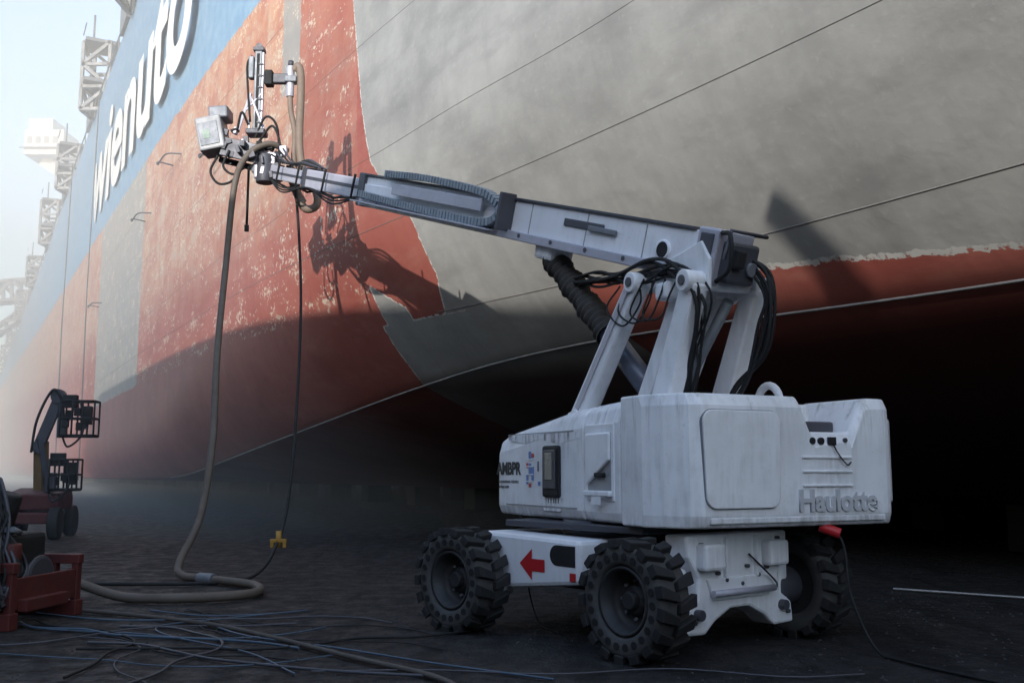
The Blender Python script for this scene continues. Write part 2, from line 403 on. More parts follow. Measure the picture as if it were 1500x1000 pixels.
V=[(-1.0,-.42,.52),(-1.0,.98,.38),(-1.0,.98,.93),(-1.0,-.42,.90)]
V+= [(-.45,y,z) for _,y,z in V[:4]]
mesh('side_cover',V,[(0,1,2,3),(4,7,6,5),(0,4,5,1),(1,5,6,2),(2,6,7,3),(3,7,4,0)],white2,CH,.04)
box('side_cover_step',(-.99,.82,.42),(.08,.34,.22),white2,CH,bevel=.02)
cyl('cover_hatch',(-1.003,-.12,.76),(-.98,-.12,.76),.09,black,CH)
box('cover_slot',(-1.0,-.24,.76),(.012,.26,.18),black,CH,bevel=.004)
AX=-1.006
V=[(AX,.40,.66),(AX,.22,.80),(AX,.22,.71),(AX,.04,.71),(AX,.04,.60),(AX,.22,.60),(AX,.22,.52)]
mesh('arrow_decal',V,[(0,1,2,3,4,5,6)],redp,CH)
mesh('label_decal',[(AX,-.38,.55),(AX,-.30,.55),(AX,-.30,.62),(AX,-.38,.62)],[(0,1,2,3)],redp,CH)
cyl('slew_ring',(0,0,.84),(0,0,1.05),.62,dgrey,CH,seg=48)
box('turntable_plate',(0.1,0,1.0),(1.7,1.9,.06),dgrey,CH,bevel=.01)
# ---- turntable
TT_=empty('turntable',(1.32,9.66,0),(0,0,R(27)),lift)
BD=empty('turntable_body',(.52,-.02,0),(0,0,R(-1)),TT_)
def yr(x):
    ax=abs(x)
    return -1.5+ (0 if ax<=1.0 else .45*((ax-1.0)/.3)**1.8)
def zt_(x):
    if x<=.02: return 2.14
    if x<=.16: return 2.14-(x-.02)/.14*.30
    if x<=.60: return 1.84
    if x<=.76: return 1.84+(x-.60)/.16*.30
    return 2.15
xs=sorted([-1.30,-1.22,-1.10,-1.0,-.6,0,.08,.4,.5,.68,.85,1.0,1.05,1.14,1.22,1.30]+[.02,.16,.60,.76])
secs=[]
for x in xs:
    y0=yr(x); zt=zt_(x)
    secs.append([(x,y0+.03,1.04),(x,y0,1.14),(x,y0,zt-.1),(x,y0+.05,zt),(x,-.72,zt),(x,-.72,1.04)])
loft('counterweight',secs,wbody,BD,.035,3)
box('notch_interior',(.38,-1.05,1.89),(.42,.5,.10),dgrey,BD,bevel=.02)
box('notch_cover',(.46,-.80,2.01),(.40,.25,.22),white,BD,bevel=.03)
for dx in(-.12,-.02): cyl('latch',(.26+dx,-1.515,1.76),(.26+dx,-1.49,1.76),.03,black,BD)
box('latch_plate',(.36,-1.506,1.76),(.09,.02,.07),black,BD,bevel=.004); cyl('latch',(.52,-1.51,1.77),(.52,-1.49,1.77),.02,dgrey,BD)
tube('latch_cord',[(.36,-1.52,1.74),(.40,-1.53,1.66),(.50,-1.53,1.56),(.56,-1.52,1.58)],.006,black,BD)
P=[(-.06,-1.20+.15*math.cos(a),2.08+.17*math.sin(a)) for a in np.linspace(0,math.pi,12)]
tube('lifting_eye',P,.035,white,BD,False)
jg=mat('joint_grey',(.22,.22,.23),.7,0,.4)
def panel(name,cx,cz,w,h,rz,y,parent,t=.012,r=.07,groove=jg):
    for nm,gw,th,mm in ((name+'_joint',.007,t*.35,groove),(name,0,t,white)):
        pts=[];ww=w/2+gw;hh=h/2+gw;rr=r+gw
        for qx,qz,a0 in((1,1,0),(-1,1,90),(-1,-1,180),(1,-1,270)):
            for k in range(6):
                a=R(a0+k*18); ax_=(1-.06*(qz<0)) # slightly tapered towards the bottom
                pts.append(((qx*(ww-rr)+rr*math.cos(a))*ax_,qz*(hh-rr)+rr*math.sin(a)))
        o=xzplate(nm,pts,-th,.02,mm,parent,.008 if gw==0 else 0)
        o.location=(cx,y,cz); o.rotation_euler=(0,0,R(rz))
panel('rear_panel',-.62,1.60,.80,.80,0,-1.5,BD,.028,.10)
panel('side_pad',1.165,1.60,.15,.74,38,-1.372,BD,.012,.05)
for i,z in enumerate((1.62,1.50,1.38)):
    box('rib',(.30,-1.505,z),(.56,.03,.022),white,BD,bevel=.008)
box('lower_lip',(0,-1.49,1.10),(1.9,.04,.05),wbody,BD,bevel=.01)
text('embossed_name','Haulotte',.25,textm,BD,M3(Vector((1,0,0)),Vector((0,0,1)),Vector((0,-1,0)),(-.04,-1.502,1.17)),.018,.008)
def hood(name,ys,side,zf,xf,x_in,m=wbody):
    secs=[]
    for y in ys:
        x=xf(y);z=zf(y); sg_=1 if side<0 else -1
        secs.append([(side*x+sg_*.03,y,1.05),(side*x,y,1.14),(side*x,y,z-.20),(side*x+sg_*.04,y,z-.06),(side*x+sg_*.16,y,z),(side*x_in,y,z),(side*x_in,y,1.05)])
    return loft(name,secs,m,BD,.03,3)
xf=lambda y:1.30 if y<1.65 else 1.30-.16*((y-1.65)/.35)**2
zf=lambda y:2.13-.05*(y+.7) if y<.3 else 2.08-.13*(y-.3)-(.16*max(0,(y-1.7)/.3)**2)
hood('side_hood_rear',[-.70,-.4,-.08],-1,zf,xf,.82)
hood('side_hood_front',[-.06,.3,.6,.9,1.2,1.5,1.65,1.77,1.87,1.95,2.0],-1,zf,xf,.82)
hood('side_hood_right',[-.70,-.1,.4,.9,1.15,1.3,1.40],1,zf,xf,.30)
box('centre_deck',(-.35,.3,1.3),(.95,2.0,.5),dgrey,BD)
def yzplate(name,pts,x0,x1,m,bevel=.01):
    n=len(pts); V=[(x0,y,z) for y,z in pts]+[(x1,y,z) for y,z in pts]
    F=[tuple(range(n))[::-1],tuple(range(n,2*n))]+[(i,(i+1)%n,n+(i+1)%n,n+i) for i in range(n)]
    return mesh(name,V,F,m,BD,bevel)
shade=mat('pocket_inner',(.34,.34,.35),.6,0,.5)
yzplate('pocket_frame',[(-.62,1.24),(-.14,1.24),(-.14,1.92),(-.62,1.92)],-1.312,-1.29,white,.006)
yzplate('pocket_recess',[(-.58,1.30),(-.18,1.30),(-.18,1.84),(-.58,1.84)],-1.316,-1.30,shade,.004)
yzplate('pocket_scoop',[(-.58,1.60),(-.20,1.38),(-.18,1.84),(-.58,1.84)],-1.345,-1.31,white,.014)
yzplate('pocket_shelf',[(-.60,1.28),(-.16,1.28),(-.16,1.33),(-.60,1.33)],-1.36,-1.31,white,.012)
box('pocket_latch',(-1.335,-.42,1.47),(.03,.16,.04),black,BD,bevel=.008)
box('grille_frame',(-1.31,.52,1.50),(.05,.34,.50),black,BD,bevel=.03)
box('grille_lens',(-1.338,.52,1.52),(.02,.24,.38),dgrey,BD,bevel=.02)
box('grille_inner',(-1.350,.52,1.55),(.008,.14,.26),mat('lens_grey',(.20,.20,.19),.3,0,.2),BD,bevel=.003)
for k in range(5): box('grille_slot',(-1.302,.50+.05*(k-2),1.22),(.006,.012,.05),black,BD,bevel=0)
def stain_mat(name,amount):
    m,nt,bs=new_mat(name); tcx=nt.nodes.new('ShaderNodeTexCoord').outputs['Object']
    f=maprange(noise(nt,tcx,14,5,.6,(1,1,.15)),.46,.66)*maprange(noise(nt,tcx,3,4,.6),.35,.55)*amount
    nt.links.new(mix(nt,f,(.80,.80,.82),(.08,.075,.07)),bs.inputs['Base Color']); bs.inputs['Roughness'].default_value=.6; return m
st=stain_mat('soot_runs',.95)
yzplate('exhaust_stain',[(.30,1.25),(.74,1.25),(.70,1.12),(.36,1.12)],-1.3035,-1.29,st,0)
yzplate('hood_stain',[(.0,1.87),(1.5,1.87),(1.5,1.83),(1.1,1.78),(.8,1.82),(.4,1.76),(.0,1.81)],-1.3025,-1.29,st,0)
box('hood_line',(-1.302,.80,1.88),(.010,1.4,.010),shade,BD,bevel=0)
box('hood_line_low',(-1.302,.80,1.16),(.010,1.5,.012),shade,BD,bevel=0)
Mt=lambda y,z,x=-1.306:M3(Vector((0,-1,0)),Vector((0,0,1)),Vector((-1,0,0)),(x,y,z))
text('maker_name','AMBPR',.18,inkm,BD,Mt(1.78,1.47,-1.304),.002,.006)
text('maker_subtitle','autonomous robotics\nambpr.com',.055,inkm,BD,Mt(1.74,1.38,-1.304),.001)
for k,(y,z,w,h,mm) in enumerate(((1.0,1.66,.05,.08,labb),(1.0,1.52,.05,.12,labb),(.94,1.66,.05,.04,redp),(1.06,1.56,.04,.05,redp),(.94,1.48,.05,.14,labb),(1.06,1.42,.04,.10,labb),(1.0,1.36,.05,.04,redp),(.82,1.55,.03,.10,steelm),(.80,1.38,.05,.04,labb))):
    box('sticker',(-1.304,y,z),(.004,w,h),mm,BD,bevel=0)
for z in(1.62,1.55,1.47,1.40): box('sticker_line',(-1.3065,1.0,z),(.003,.16,.012),white2,BD,bevel=0)
box('pocket_sticker',(-1.365,-.40,1.245),(.004,.16,.07),white2,BD,bevel=0)
box('amber_beacon',(-.72,.05,2.14),(.12,.12,.06),yel,BD,bevel=.01)
tube('power_cord',[(.32,-1.4,1.0),(.40,-1.50,.95),(.42,-1.55,.80),(.40,-1.62,.45),(.42,-1.85,.06),(.38,-2.2,.02),(.35,-3.1,.02)],.012,black,BD)
cyl('power_plug',(.28,-1.40,1.03),(.40,-1.52,.97),.045,redp,BD,bevel=.008)
tube('left_cord',[(-1.25,1.3,1.08),(-1.32,1.1,.8),(-1.38,.9,.4),(-1.42,.6,.08),(-1.38,.3,.02)],.007,black,BD)
# ---- risers
for sx in(-1,1):
    x=.36*sx
    beam('riser_front',(x,.78,1.88),(x,-.42,3.26),.17,.22,white,TT_,.02,w2=.15,h2=.20)
    beam('riser_rear',(x*.92,-.66,1.93),(x*.92,-1.22,3.12),.16,.26,white,TT_,.02,w2=.16,h2=.20)
    beam('riser_link',(x*.5,-.12,1.95),(x*.5,-.86,3.10),.13,.19,white,TT_,.02)
    for (yy,zz) in((.62,2.02),(-.40,3.24),(-.65,1.98),(-1.21,3.12)):
        cyl('pivot_pin',(x-sx*.11,yy,zz),(x+sx*.11,yy,zz),.095,white,TT_,bevel=.01)
        cyl('pin_cap',(x+sx*.11,yy,zz),(x+sx*.125,yy,zz),.045,dgrey,TT_,bevel=.004)
        cyl('pin_cap',(x-sx*.11,yy,zz),(x-sx*.125,yy,zz),.045,dgrey,TT_,bevel=.004)
    box('pivot_lug',(x,.62,1.97),(.21,.34,.26),white,TT_,bevel=.04)
    box('pivot_lug_rear',(x,-.64,1.99),(.21,.30,.30),white,TT_,bevel=.04)
    beam('riser_flange',(x-.09,.60,2.12),(x-.09,-.36,3.22),.012,.07,grey_alu,TT_,.003)
beam('riser_cross',(-.40,-.80,3.10),(.40,-.80,3.10),.2,.16,white,TT_,.03)
cyl('knuckle_tube',(-.45,-.40,3.24),(.45,-.40,3.24),.07,white,TT_)
cyl('knuckle_tube_rear',(-.45,-1.21,3.12),(.45,-1.21,3.12),.07,white,TT_)
for sx in(-1,1):
    pts=[(-.28,3.20),(-.34,3.36),(-.9,3.42),(-1.24,3.48),(-1.34,3.30),(-1.32,3.02),(-1.15,3.04),(-.9,2.98),(-.62,3.10)]
    n=len(pts);x0=.24*sx;x1=.28*sx
    V=[(x0,y,z) for y,z in pts]+[(x1,y,z) for y,z in pts]
    mesh('knuckle_plate',V,[tuple(range(n))[::-1],tuple(range(n,2*n))]+[(i,(i+1)%n,n+(i+1)%n,n+i) for i in range(n)],white,TT_,.01)
cyl('riser_ram',(.0,.35,1.6),(.0,-.70,3.0),.07,cyl_blue,TT_)
cyl('riser_ram_rod',(.12,.1,1.7),(.12,-1.1,3.0),.05,steelm,TT_)
# ---- boom
B0=Vector((1.93,8.45,3.30)); yaw=R(35); el=R(18.0)
BM=empty('boom',B0,(el,0,yaw),lift)
L0,L1,L2=7.3,9.6,11.35
def section(name,y0,y1,w,h,m,zc=0):
    return box(name,(0,(y0+y1)/2,zc),(w,y1-y0,h),m,BM,bevel=.02)
section('base_section',.25,L0,.36,.43,white2)
box('base_top_flange',(0,3.8,.222),(.42,6.9,.03),dgrey,BM,bevel=.005)
box('base_lower_rail',(-.205,3.9,-.18),(.05,6.6,.10),grey_alu,BM,bevel=.01)
box('base_lower_rail_r',(.205,3.9,-.18),(.05,6.6,.10),grey_alu,BM,bevel=.01)
section('second_section',L0-.1,L1,.29,.31,grey_alu)
section('third_section',L1-.1,L2,.22,.24,grey_alu)
box('second_stripe',(-.148,8.5,.02),(.012,2.1,.05),dgrey,BM,bevel=.003); box('third_stripe',(-.114,10.5,.0),(.012,1.5,.04),dgrey,BM,bevel=.003)
box('base_end_collar',(0,L0-.08,0),(.44,.22,.48),dgrey,BM,bevel=.02)
box('second_end_collar',(0,L1-.05,0),(.34,.14,.37),dgrey,BM,bevel=.02)
box('third_end_collar',(0,L2-.02,0),(.30,.16,.30),dgrey,BM,bevel=.02)
for k,y in enumerate(np.arange(1.2,7.2,.6)): cyl('rail_bolt',(-.238,y,-.17),(-.225,y,-.17),.024,dgrey,BM,seg=8)
for y in(1.0,1.9,2.9): box('web_joint',(-.182,y,.01),(.006,.012,.36),shade,BM,bevel=0)
box('side_plate_long',(-.19,5.2,.0),(.03,3.9,.18),white2,BM,bevel=.008)
box('side_slot',(-.188,1.95,.07),(.02,.66,.08),dgrey,BM,bevel=.01)
box('side_slot_inner',(-.205,1.62,.05),(.03,.44,.055),steelm,BM,bevel=.01)
cyl('side_port',(-.20,.72,-.02),(-.17,.72,-.02),.075,black,BM); lathe('port_ring',[(-.205,.075),(-.205,.095),(-.18,.095)],white2,empty('port',(0,.72,-.02),parent=BM),24)
box('rear_cap',(0,.16,0),(.44,.26,.50),grey_alu,BM,bevel=.02)
box('rear_cap_side',(-.225,.16,0),(.02,.16,.40),dgrey,BM,bevel=.01)
box('rear_motor',(.02,-.02,-.02),(.34,.14,.36),dgrey,BM,bevel=.03); box('rear_valve',(-.08,-.11,.02),(.12,.08,.16),black,BM,bevel=.02); cyl('rear_port',(.1,-.13,-.05),(.1,-.08,-.05),.06,steelm,BM)
tube('rear_loop',[(-.2,.02,.22),(-.24,-.12,.2),(-.22,-.16,-.06),(-.18,.0,-.2)],.02,black,BM)
tube('rear_frame',[(.24,.2,.25),(.24,-.08,.25),(-.2,-.08,.25),(-.22,-.08,.0)],.018,dgrey,BM,False)
def chain(path,name,w=.12,h=.09):
    P=catmull(path,14)
    L=[0]
    for i in range(1,len(P)): L.append(L[-1]+(P[i]-P[i-1]).length)
    n=int(L[-1]/.075); V=[];F=[]
    for k in range(n):
        d=(k+.5)*.075; i=max(1,next(j for j in range(len(L)) if L[j]>=d)); t=(P[i]-P[i-1]).normalized(); c_=P[i-1].lerp(P[i],(d-L[i-1])/max(1e-6,L[i]-L[i-1]))
        x=Vector((1,0,0)); z=x.cross(t).normalized(); i0=len(V)
        for a_ in(-.026,.026):
            for sx,sz in((-1,-1),(1,-1),(1,1),(-1,1)): V.append(c_+t*a_+x*sx*w/2+z*sz*h/2)
        F.extend([(i0,i0+3,i0+2,i0+1),(i0+4,i0+5,i0+6,i0+7)]+[(i0+i,i0+(i+1)%4,i0+4+(i+1)%4,i0+4+i) for i in range(4)])
    mesh(name,V,F,chainm,BM,.006); tube(name+'_core',path,h*.38,black,BM)
chainm=mat('energy_chain',(.24,.28,.32),.55,0,.3,(.05,.05,.05),5)
chain([(-.28,6.3,.27),(-.28,5.2,.29),(-.28,4.0,.25),(-.28,3.60,.20),(-.28,3.35,.06),(-.28,3.55,-.09),(-.28,4.2,-.12),(-.28,5.5,-.10),(-.28,7.1,-.06)],'energy_chain')
box('chain_tray',(-.30,5.3,-.172),(.18,3.7,.02),grey_alu,BM,bevel=.004)
box('chain_cover',(-.30,4.9,.085),(.03,2.3,.15),grey_alu,BM,bevel=.01)
box('chain_bracket',(-.28,3.27,.06),(.2,.06,.42),dgrey,BM,bevel=.01)
for y in(7.5,8.6,9.7,10.6): tube('clamp_ring',[(-.2,y,.2),(-.22,y,-.15),(0,y,-.22),(.2,y,-.15),(.2,y,.2)],.02,black,BM,False)
for k in range(3): tube('arm_cable',[(-.17-.02*k,7.2,-.1),(-.2,8.2,-.2-.05*k),(-.17,9.3,-.14),(-.2,10.3,-.22-.04*k),(-.1,11.3,-.1)],.014,black,BM)
for k in range(4): tube('arm_cable_top',[(-.1+.05*k,9.2,.2),(-.12+.05*k,9.9,.22+.03*k),(-.1+.06*k,10.6,.19),(-.15+.06*k,11.2,.3+.05*k)],.018,random.choice((black,dgrey)),BM)
box('lift_bracket',(0,2.62,-.27),(.30,.34,.20),white,BM,bevel=.04)
Mb=Matrix.Translation(B0)@Matrix.Rotation(yaw,4,'Z')@Matrix.Rotation(el,4,'X')
top=Mb@Vector((0,2.62,-.33))
Mt_=Matrix.Translation(Vector((1.32,9.66,0)))@Matrix.Rotation(R(27),4,'Z')
bot=Mt_@Vector((0,-.30,2.05))
mid=top.lerp(bot,.50)
cyl('lift_cylinder_barrel',mid,bot,.115,cyl_blue,lift)
d=(bot-top); x,z=frame_of(d); Vv=[];Ff=[];seg=24;NN=56
for i in range(NN):
    q=top.lerp(mid,i/(NN-1)*1.06); rr=.128+.016*math.sin(i*2.1)+.012*math.sin(i*.37)
    for k in range(seg):
        a=2*math.pi*k/seg; r2=rr+.008*math.sin(a*3+i*.8); Vv.append(q+x*math.cos(a)*r2+z*math.sin(a)*r2)
for i in range(NN-1):
    for k in range(seg): Ff.append((i*seg+k,i*seg+(k+1)%seg,(i+1)*seg+(k+1)%seg,(i+1)*seg+k))
mesh('cylinder_sleeve',Vv,Ff,mat('sleeve_fabric',(.05,.047,.045),.85,0,.6,(.12,.11,.10),6),lift,0,True)
o_=lambda a:random.uniform(-a,a)
for k in range(11):
    x0=-.30+o_(.08)
    tube('knuckle_cable',[(x0,.95-.1*k*.5+o_(.1),3.46+o_(.04)),(x0-.05,.1+o_(.15),3.38+o_(.08)),(x0-.04,-.5+o_(.15),3.32+o_(.1)),(x0-.06,-1.0+o_(.1),3.24+o_(.12)),(x0-.02,-1.25+o_(.12),2.95+o_(.15)),(x0+.1,-.95+o_(.12),2.45+o_(.1)),(x0+.2,-.7,2.0)],random.choice((.010,.014,.018)),black,TT_)
for k in range(6):
    tube('rear_cable',[(.10+o_(.05),-1.3,3.38+o_(.05)),(.22+o_(.06),-1.52+o_(.06),3.10+o_(.1)),(.24+o_(.05),-1.42+o_(.05),2.65+o_(.1)),(.20,-1.15+o_(.1),2.25),(.15,-.95,2.0)],.015,black,TT_)
for k in range(4):
    tube('loose_loop',[(-.40,-.15-.2*k,3.25),(-.46,.0-.2*k,3.05-.05*k),(-.44,-.25-.2*k,2.85),(-.42,-.5-.15*k,3.02),(-.38,-.45-.2*k,3.2)],.009,black,TT_)
# ------------------------------------------------------------------ blasting head
Tp=Mb@Vector((0,L2+.1,0))
H=empty('blasting_head',Tp,(0,0,0),lift)
box('tip_joint',(-.08,.0,.0),(.42,.40,.34),grey_alu,H,bevel=.04); cyl('tip_rotator',(-.1,-.1,-.24),(-.1,-.1,.28),.16,dgrey,H,bevel=.02)
for i in range(18):
    box('joint_detail',(random.uniform(-.4,.3),random.uniform(-.35,.1),random.uniform(-.2,.45)),(random.uniform(.05,.16),.12,random.uniform(.04,.15)),random.choice((grey_alu,dgrey,black,dgrey,steelm)),H,rot=(0,random.uniform(-.5,.5),0),bevel=.01)
beam('carriage_rail',(-1.05,-.05,.55),(.10,-.05,.22),.30,.12,grey_alu,H)
beam('carriage_rail_low',(-1.00,.15,.28),(-.1,.15,.05),.10,.10,dgrey,H)
beam('carriage_plate',(-.85,-.25,.40),(-.2,-.25,.25),.05,.34,dgrey,H)
boxm=mat('box_grey_white',(.30,.30,.31),.5,0,.4)
box('control_box',(-1.05,-.1,.62),(.46,.50,.62),boxm,H,rot=(0,R(-12),0),bevel=.03)
box('control_box_cap',(-.93,-.1,1.02),(.34,.42,.22),steelm,H,rot=(0,R(-4),0),bevel=.03)
box('control_box_door',(-1.06,-.357,.60),(.34,.012,.42),steelm,H,rot=(0,R(-12),0),bevel=.01)
box('control_box_label',(-1.10,-.366,.58),(.12,.006,.16),mat('label_green',(.20,.28,.22),.5,0,.2),H,rot=(0,R(-12),0),bevel=0)
box('mast_profile',(-.30,0,1.50),(.13,.13,1.52),steelm,H,bevel=.01)
box('mast_rail',(-.215,-.02,1.50),(.03,.08,1.46),grey_alu,H,bevel=.004)
box('mast_groove',(-.30,-.068,1.50),(.05,.01,1.4),black,H,bevel=0)
for z in np.arange(.9,2.2,.22): box('mast_clip',(-.25,-.07,z),(.08,.03,.03),dgrey,H,bevel=.004)
box('mast_cap',(-.30,0,2.29),(.20,.18,.07),dgrey,H,bevel=.01); cyl('mast_eye',(-.30,-.05,2.36),(-.30,.05,2.36),.05,dgrey,H)
box('mast_foot',(-.30,0,.72),(.34,.3,.10),dgrey,H,bevel=.02)
box('mast_motor',(-.43,0,1.95),(.10,.14,.42),steelm,H,bevel=.02); tube('mast_cable',[(-.43,0,2.18),(-.5,-.05,2.0),(-.46,-.1,1.5),(-.40,-.1,.9)],.02,black,H)
beam('mast_brace',(-.62,-.1,.70),(-.42,-.05,1.45),.05,.05,grey_alu,H); beam('mast_brace_2',(-.14,-.1,.75),(-.42,-.05,1.40),.04,.04,grey_alu,H); beam('mast_brace_3',(-.42,-.08,1.45),(-.42,-.08,.75),.03,.03,grey_alu,H); beam('mast_brace_4',(-.22,-.05,1.45),(-.55,-.08,1.05),.03,.03,grey_alu,H)
box('cross_arm',(.05,0,1.74),(.50,.12,.18),dgrey,H,bevel=.02); box('cross_slide',(-.10,-.02,1.74),(.14,.2,.28),black,H,bevel=.02)
cyl('nozzle_body',(.28,0,1.40),(.28,0,1.98),.07,grey_alu,H,bevel=.01); box('nozzle_clamp',(.30,0,1.72),(.22,.2,.12),steelm,H,bevel=.02); cyl('nozzle_cap',(.28,0,1.98),(.28,0,2.08),.05,dgrey,H)
tube('nozzle_hose',[(.34,0,1.90),(.42,-.02,1.98),(.47,-.02,1.80),(.48,-.02,1.3),(.48,-.05,.8),(.50,-.05,.35),(.60,-.05,-.1),(.80,-.05,-.35),(.82,-.02,-.62),(.62,0,-.68),(.45,.05,-.4),(.30,.05,0.)],.072,hosem,H)
tube('nozzle_hose_2',[(.28,0,1.40),(.32,-.06,1.1),(.40,-.06,.7),(.40,-.06,.2),(.46,0,-.3),(.58,.05,-.55)],.05,hosem,H)
for pts in ([(-.9,-.3,.2),(-1.0,-.35,-.1),(-.85,-.35,-.32),(-.62,-.3,-.25),(-.55,-.2,.05)],[(-.7,-.3,.3),(-.78,-.35,.0),(-.6,-.35,-.15),(-.4,-.3,0.)],[(-.2,-.2,.5),(.05,-.3,.75),(.2,-.3,.4),(.1,-.2,.1)],[(-.3,-.1,.6),(-.1,-.2,.95),(.1,-.2,.8),(.15,-.1,.3)],[(-.6,-.2,.7),(-.5,-.3,1.0),(-.4,-.2,.8)]):
    tube('head_cable',pts,.022,black,H)
cyl('drop_rod',(-.41,-.05,.1),(-.41,-.05,-1.05),.022,black,H); box('drop_rod_tip',(-.41,-.05,-1.05),(.07,.07,.12),black,H)
for i in range(28):
    x_=random.uniform(-.85,.2); box('carriage_part',(x_,random.uniform(-.36,-.1),.42-.3*(x_+.85)+random.uniform(-.15,.34)),(random.uniform(.04,.14),random.uniform(.05,.15),random.uniform(.04,.15)),random.choice((dgrey,black,dgrey,steelm,grey_alu,black)),H,rot=(0,R(random.uniform(-25,25)),0),bevel=.008)
T=Tp
# ------------------------------------------------------------------ hoses and cables
bh=empty('blast_hose')
tube('hose',[T+Vector((.30,-.1,.35)),T+Vector((.0,-.3,.42)),T+Vector((-.35,-.35,.20)),T+Vector((-.55,-.4,-.35)),(-4.95,16.9,5.0),(-4.80,16.1,3.4),(-4.58,15.3,1.95),(-4.54,14.7,.85),(-4.66,14.25,.25),(-4.55,14.0,.09),(-4.2,13.75,.07),(-3.75,13.4,.07),(-3.25,12.9,.07),(-3.05,12.2,.07),(-3.3,11.8,.07),(-3.9,11.6,.07),(-4.5,11.7,.08),(-5.15,11.8,.25),(-5.5,11.4,.35)],.055,hosed,bh)
cyl('coupling',(-4.22,13.74,.07),(-3.98,13.58,.07),.08,steelm,bh,bevel=.01)
ah=empty('air_hose')
tube('hose',[T+Vector((.30,0,.1)),T+Vector((.46,-.1,-.4)),(-3.66,17.0,4.6),(-3.50,16.2,2.6),(-3.40,15.3,1.05),(-3.42,14.6,.38),(-3.55,14.0,.08),(-3.9,13.5,.04),(-4.8,13.3,.04),(-6.0,13.4,.04)],.024,black,ah)
ms=empty('yellow_hose_clip',(-3.40,14.75,.50))
box('bar',(0,0,0),(.24,.06,.05),yel,ms); box('leg_1',(-.09,0,-.05),(.05,.06,.10),yel,ms); box('leg_2',(.09,0,-.05),(.05,.06,.10),yel,ms); cyl('sleeve',(0,0,-.10),(0,0,.14),.04,yel,ms)
gc=empty('ground_cables')
def gcab(P,r,m): tube('cable',[(a,b,r+.012) for a,b in P],r,m,gc)
gcab([(-5.6,11.3),(-4.3,10.75),(-2.98,9.95),(-2.1,9.1),(-1.24,8.15),(-.54,7.4),(-.2,6.6)],.022,mat('dusty_hose',(.09,.075,.065),.8,0,.6))
gcab([(-5.2,10.9),(-4.1,10.3),(-3.2,10.2),(-2.4,9.3),(-1.5,8.7),(-.6,8.0),(.3,7.4)],.009,blu)
gcab([(-3.9,11.0),(-3.2,10.6),(-2.6,10.7),(-2.2,11.0),(-2.9,10.4),(-3.4,9.9),(-3.1,9.3),(-2.2,8.5),(-1.6,7.6)],.008,blu)
for k in range(14):
    x=random.uniform(-5.2,-2.4);y=random.uniform(8.2,11.2);P=[]
    a=random.uniform(-.9,.2)
    for i in range(8): P.append((x,y)); x+=math.cos(a)*.5; y+=math.sin(a)*.5; a+=random.uniform(-.7,.7)
    gcab(P,random.choice((.006,.008,.012)),random.choice((black,black,blu,dgrey,dgrey)))
gcab([(-1.5,7.7),(-.6,7.75),(.3,7.6),(1.2,7.8),(2.0,7.5),(2.6,7.6)],.007,dgrey)
V=[];F=[]
for k in range(1500):
    x=random.uniform(-7,5.5); y=random.uniform(6.8,13); r=random.uniform(.005,.018)*(2.0 if random.random()<.03 else 1); i0=len(V)
    V+= [(x-r,y,0.0),(x+r*.7,y-r,0.0),(x+r*.4,y+r,0.0),(x+random.uniform(-r,r)*.4,y,r*random.uniform(.5,1.))]
    F+= [(i0,i0+1,i0+3),(i0+1,i0+2,i0+3),(i0+2,i0,i0+3)]
mesh('blasting_grit',V,F,mat('grit',(.045,.042,.04),.9,0,.5),None)
# ------------------------------------------------------------------ blast pump skid
bp=empty('blasting_pump_skid',(-5.30,10.35,0),(0,0,R(-8)))
for y in(-.55,.55):
    box('skid_rail',(0,y,.08),(1.3,.14,.16),redd,bp); box('top_rail',(0,y,.58),(1.3,.10,.10),redd,bp)
    for x in(-.6,0,.35,.6): box('post',(x,y,.34),(.07,.09,.46),redd,bp)
box('end_plate',(.60,0,.33),(.04,1.0,.30),redd,bp); box('end_bumper',(.66,-.1,.22),(.10,.7,.12),redd,bp)
mc=empty('machinery',(.22,0,0),parent=bp)
cyl('air_tank',(-.75,.1,.42),(.28,.1,.42),.24,dgrey,mc,bevel=.04); box('engine',(-.15,-.1,.72),(.8,.6,.34),black,mc,bevel=.05); cyl('separator',(.22,-.35,.62),(.22,-.35,.80),.10,redd,mc,bevel=.02)
cyl('motor',(-.45,-.2,.95),(-.05,-.2,.95),.16,black,mc,bevel=.03); cyl('manifold',(-.25,.1,.9),(-.15,.1,1.28),.14,black,mc,bevel=.03)
for k in range(26):
    tube('pump_hose',[(-.1+o_(.2),-.2,.9),(-.15+o_(.22),-.3,1.28+o_(.18)),(.08+o_(.14),-.4,1.0+o_(.1)),(.25+o_(.12),-.5+o_(.3),.55),(.32+o_(.08),-.65,.2+random.uniform(0,.2))],random.choice((.014,.02,.028)),random.choice((black,black,dgrey)),mc)
for k in range(5): cyl('valve',(-.05+k*.08,-.3,.90),(-.05+k*.08,-.42,.94),.03,steelm,mc,seg=10)
cyl('gauge',(.1,-.55,.68),(.1,-.60,.70),.05,steelm,mc); box('pump_block',(.1,-.45,.40),(.35,.25,.25),dgrey,mc,bevel=.03)
tube('suction_hose',[(-.6,-.9,.5),(-.1,-1.0,.35),(.5,-1.1,.06),(.2,-1.5,.05),(-.8,-1.7,.05)],.045,hosed,bp)
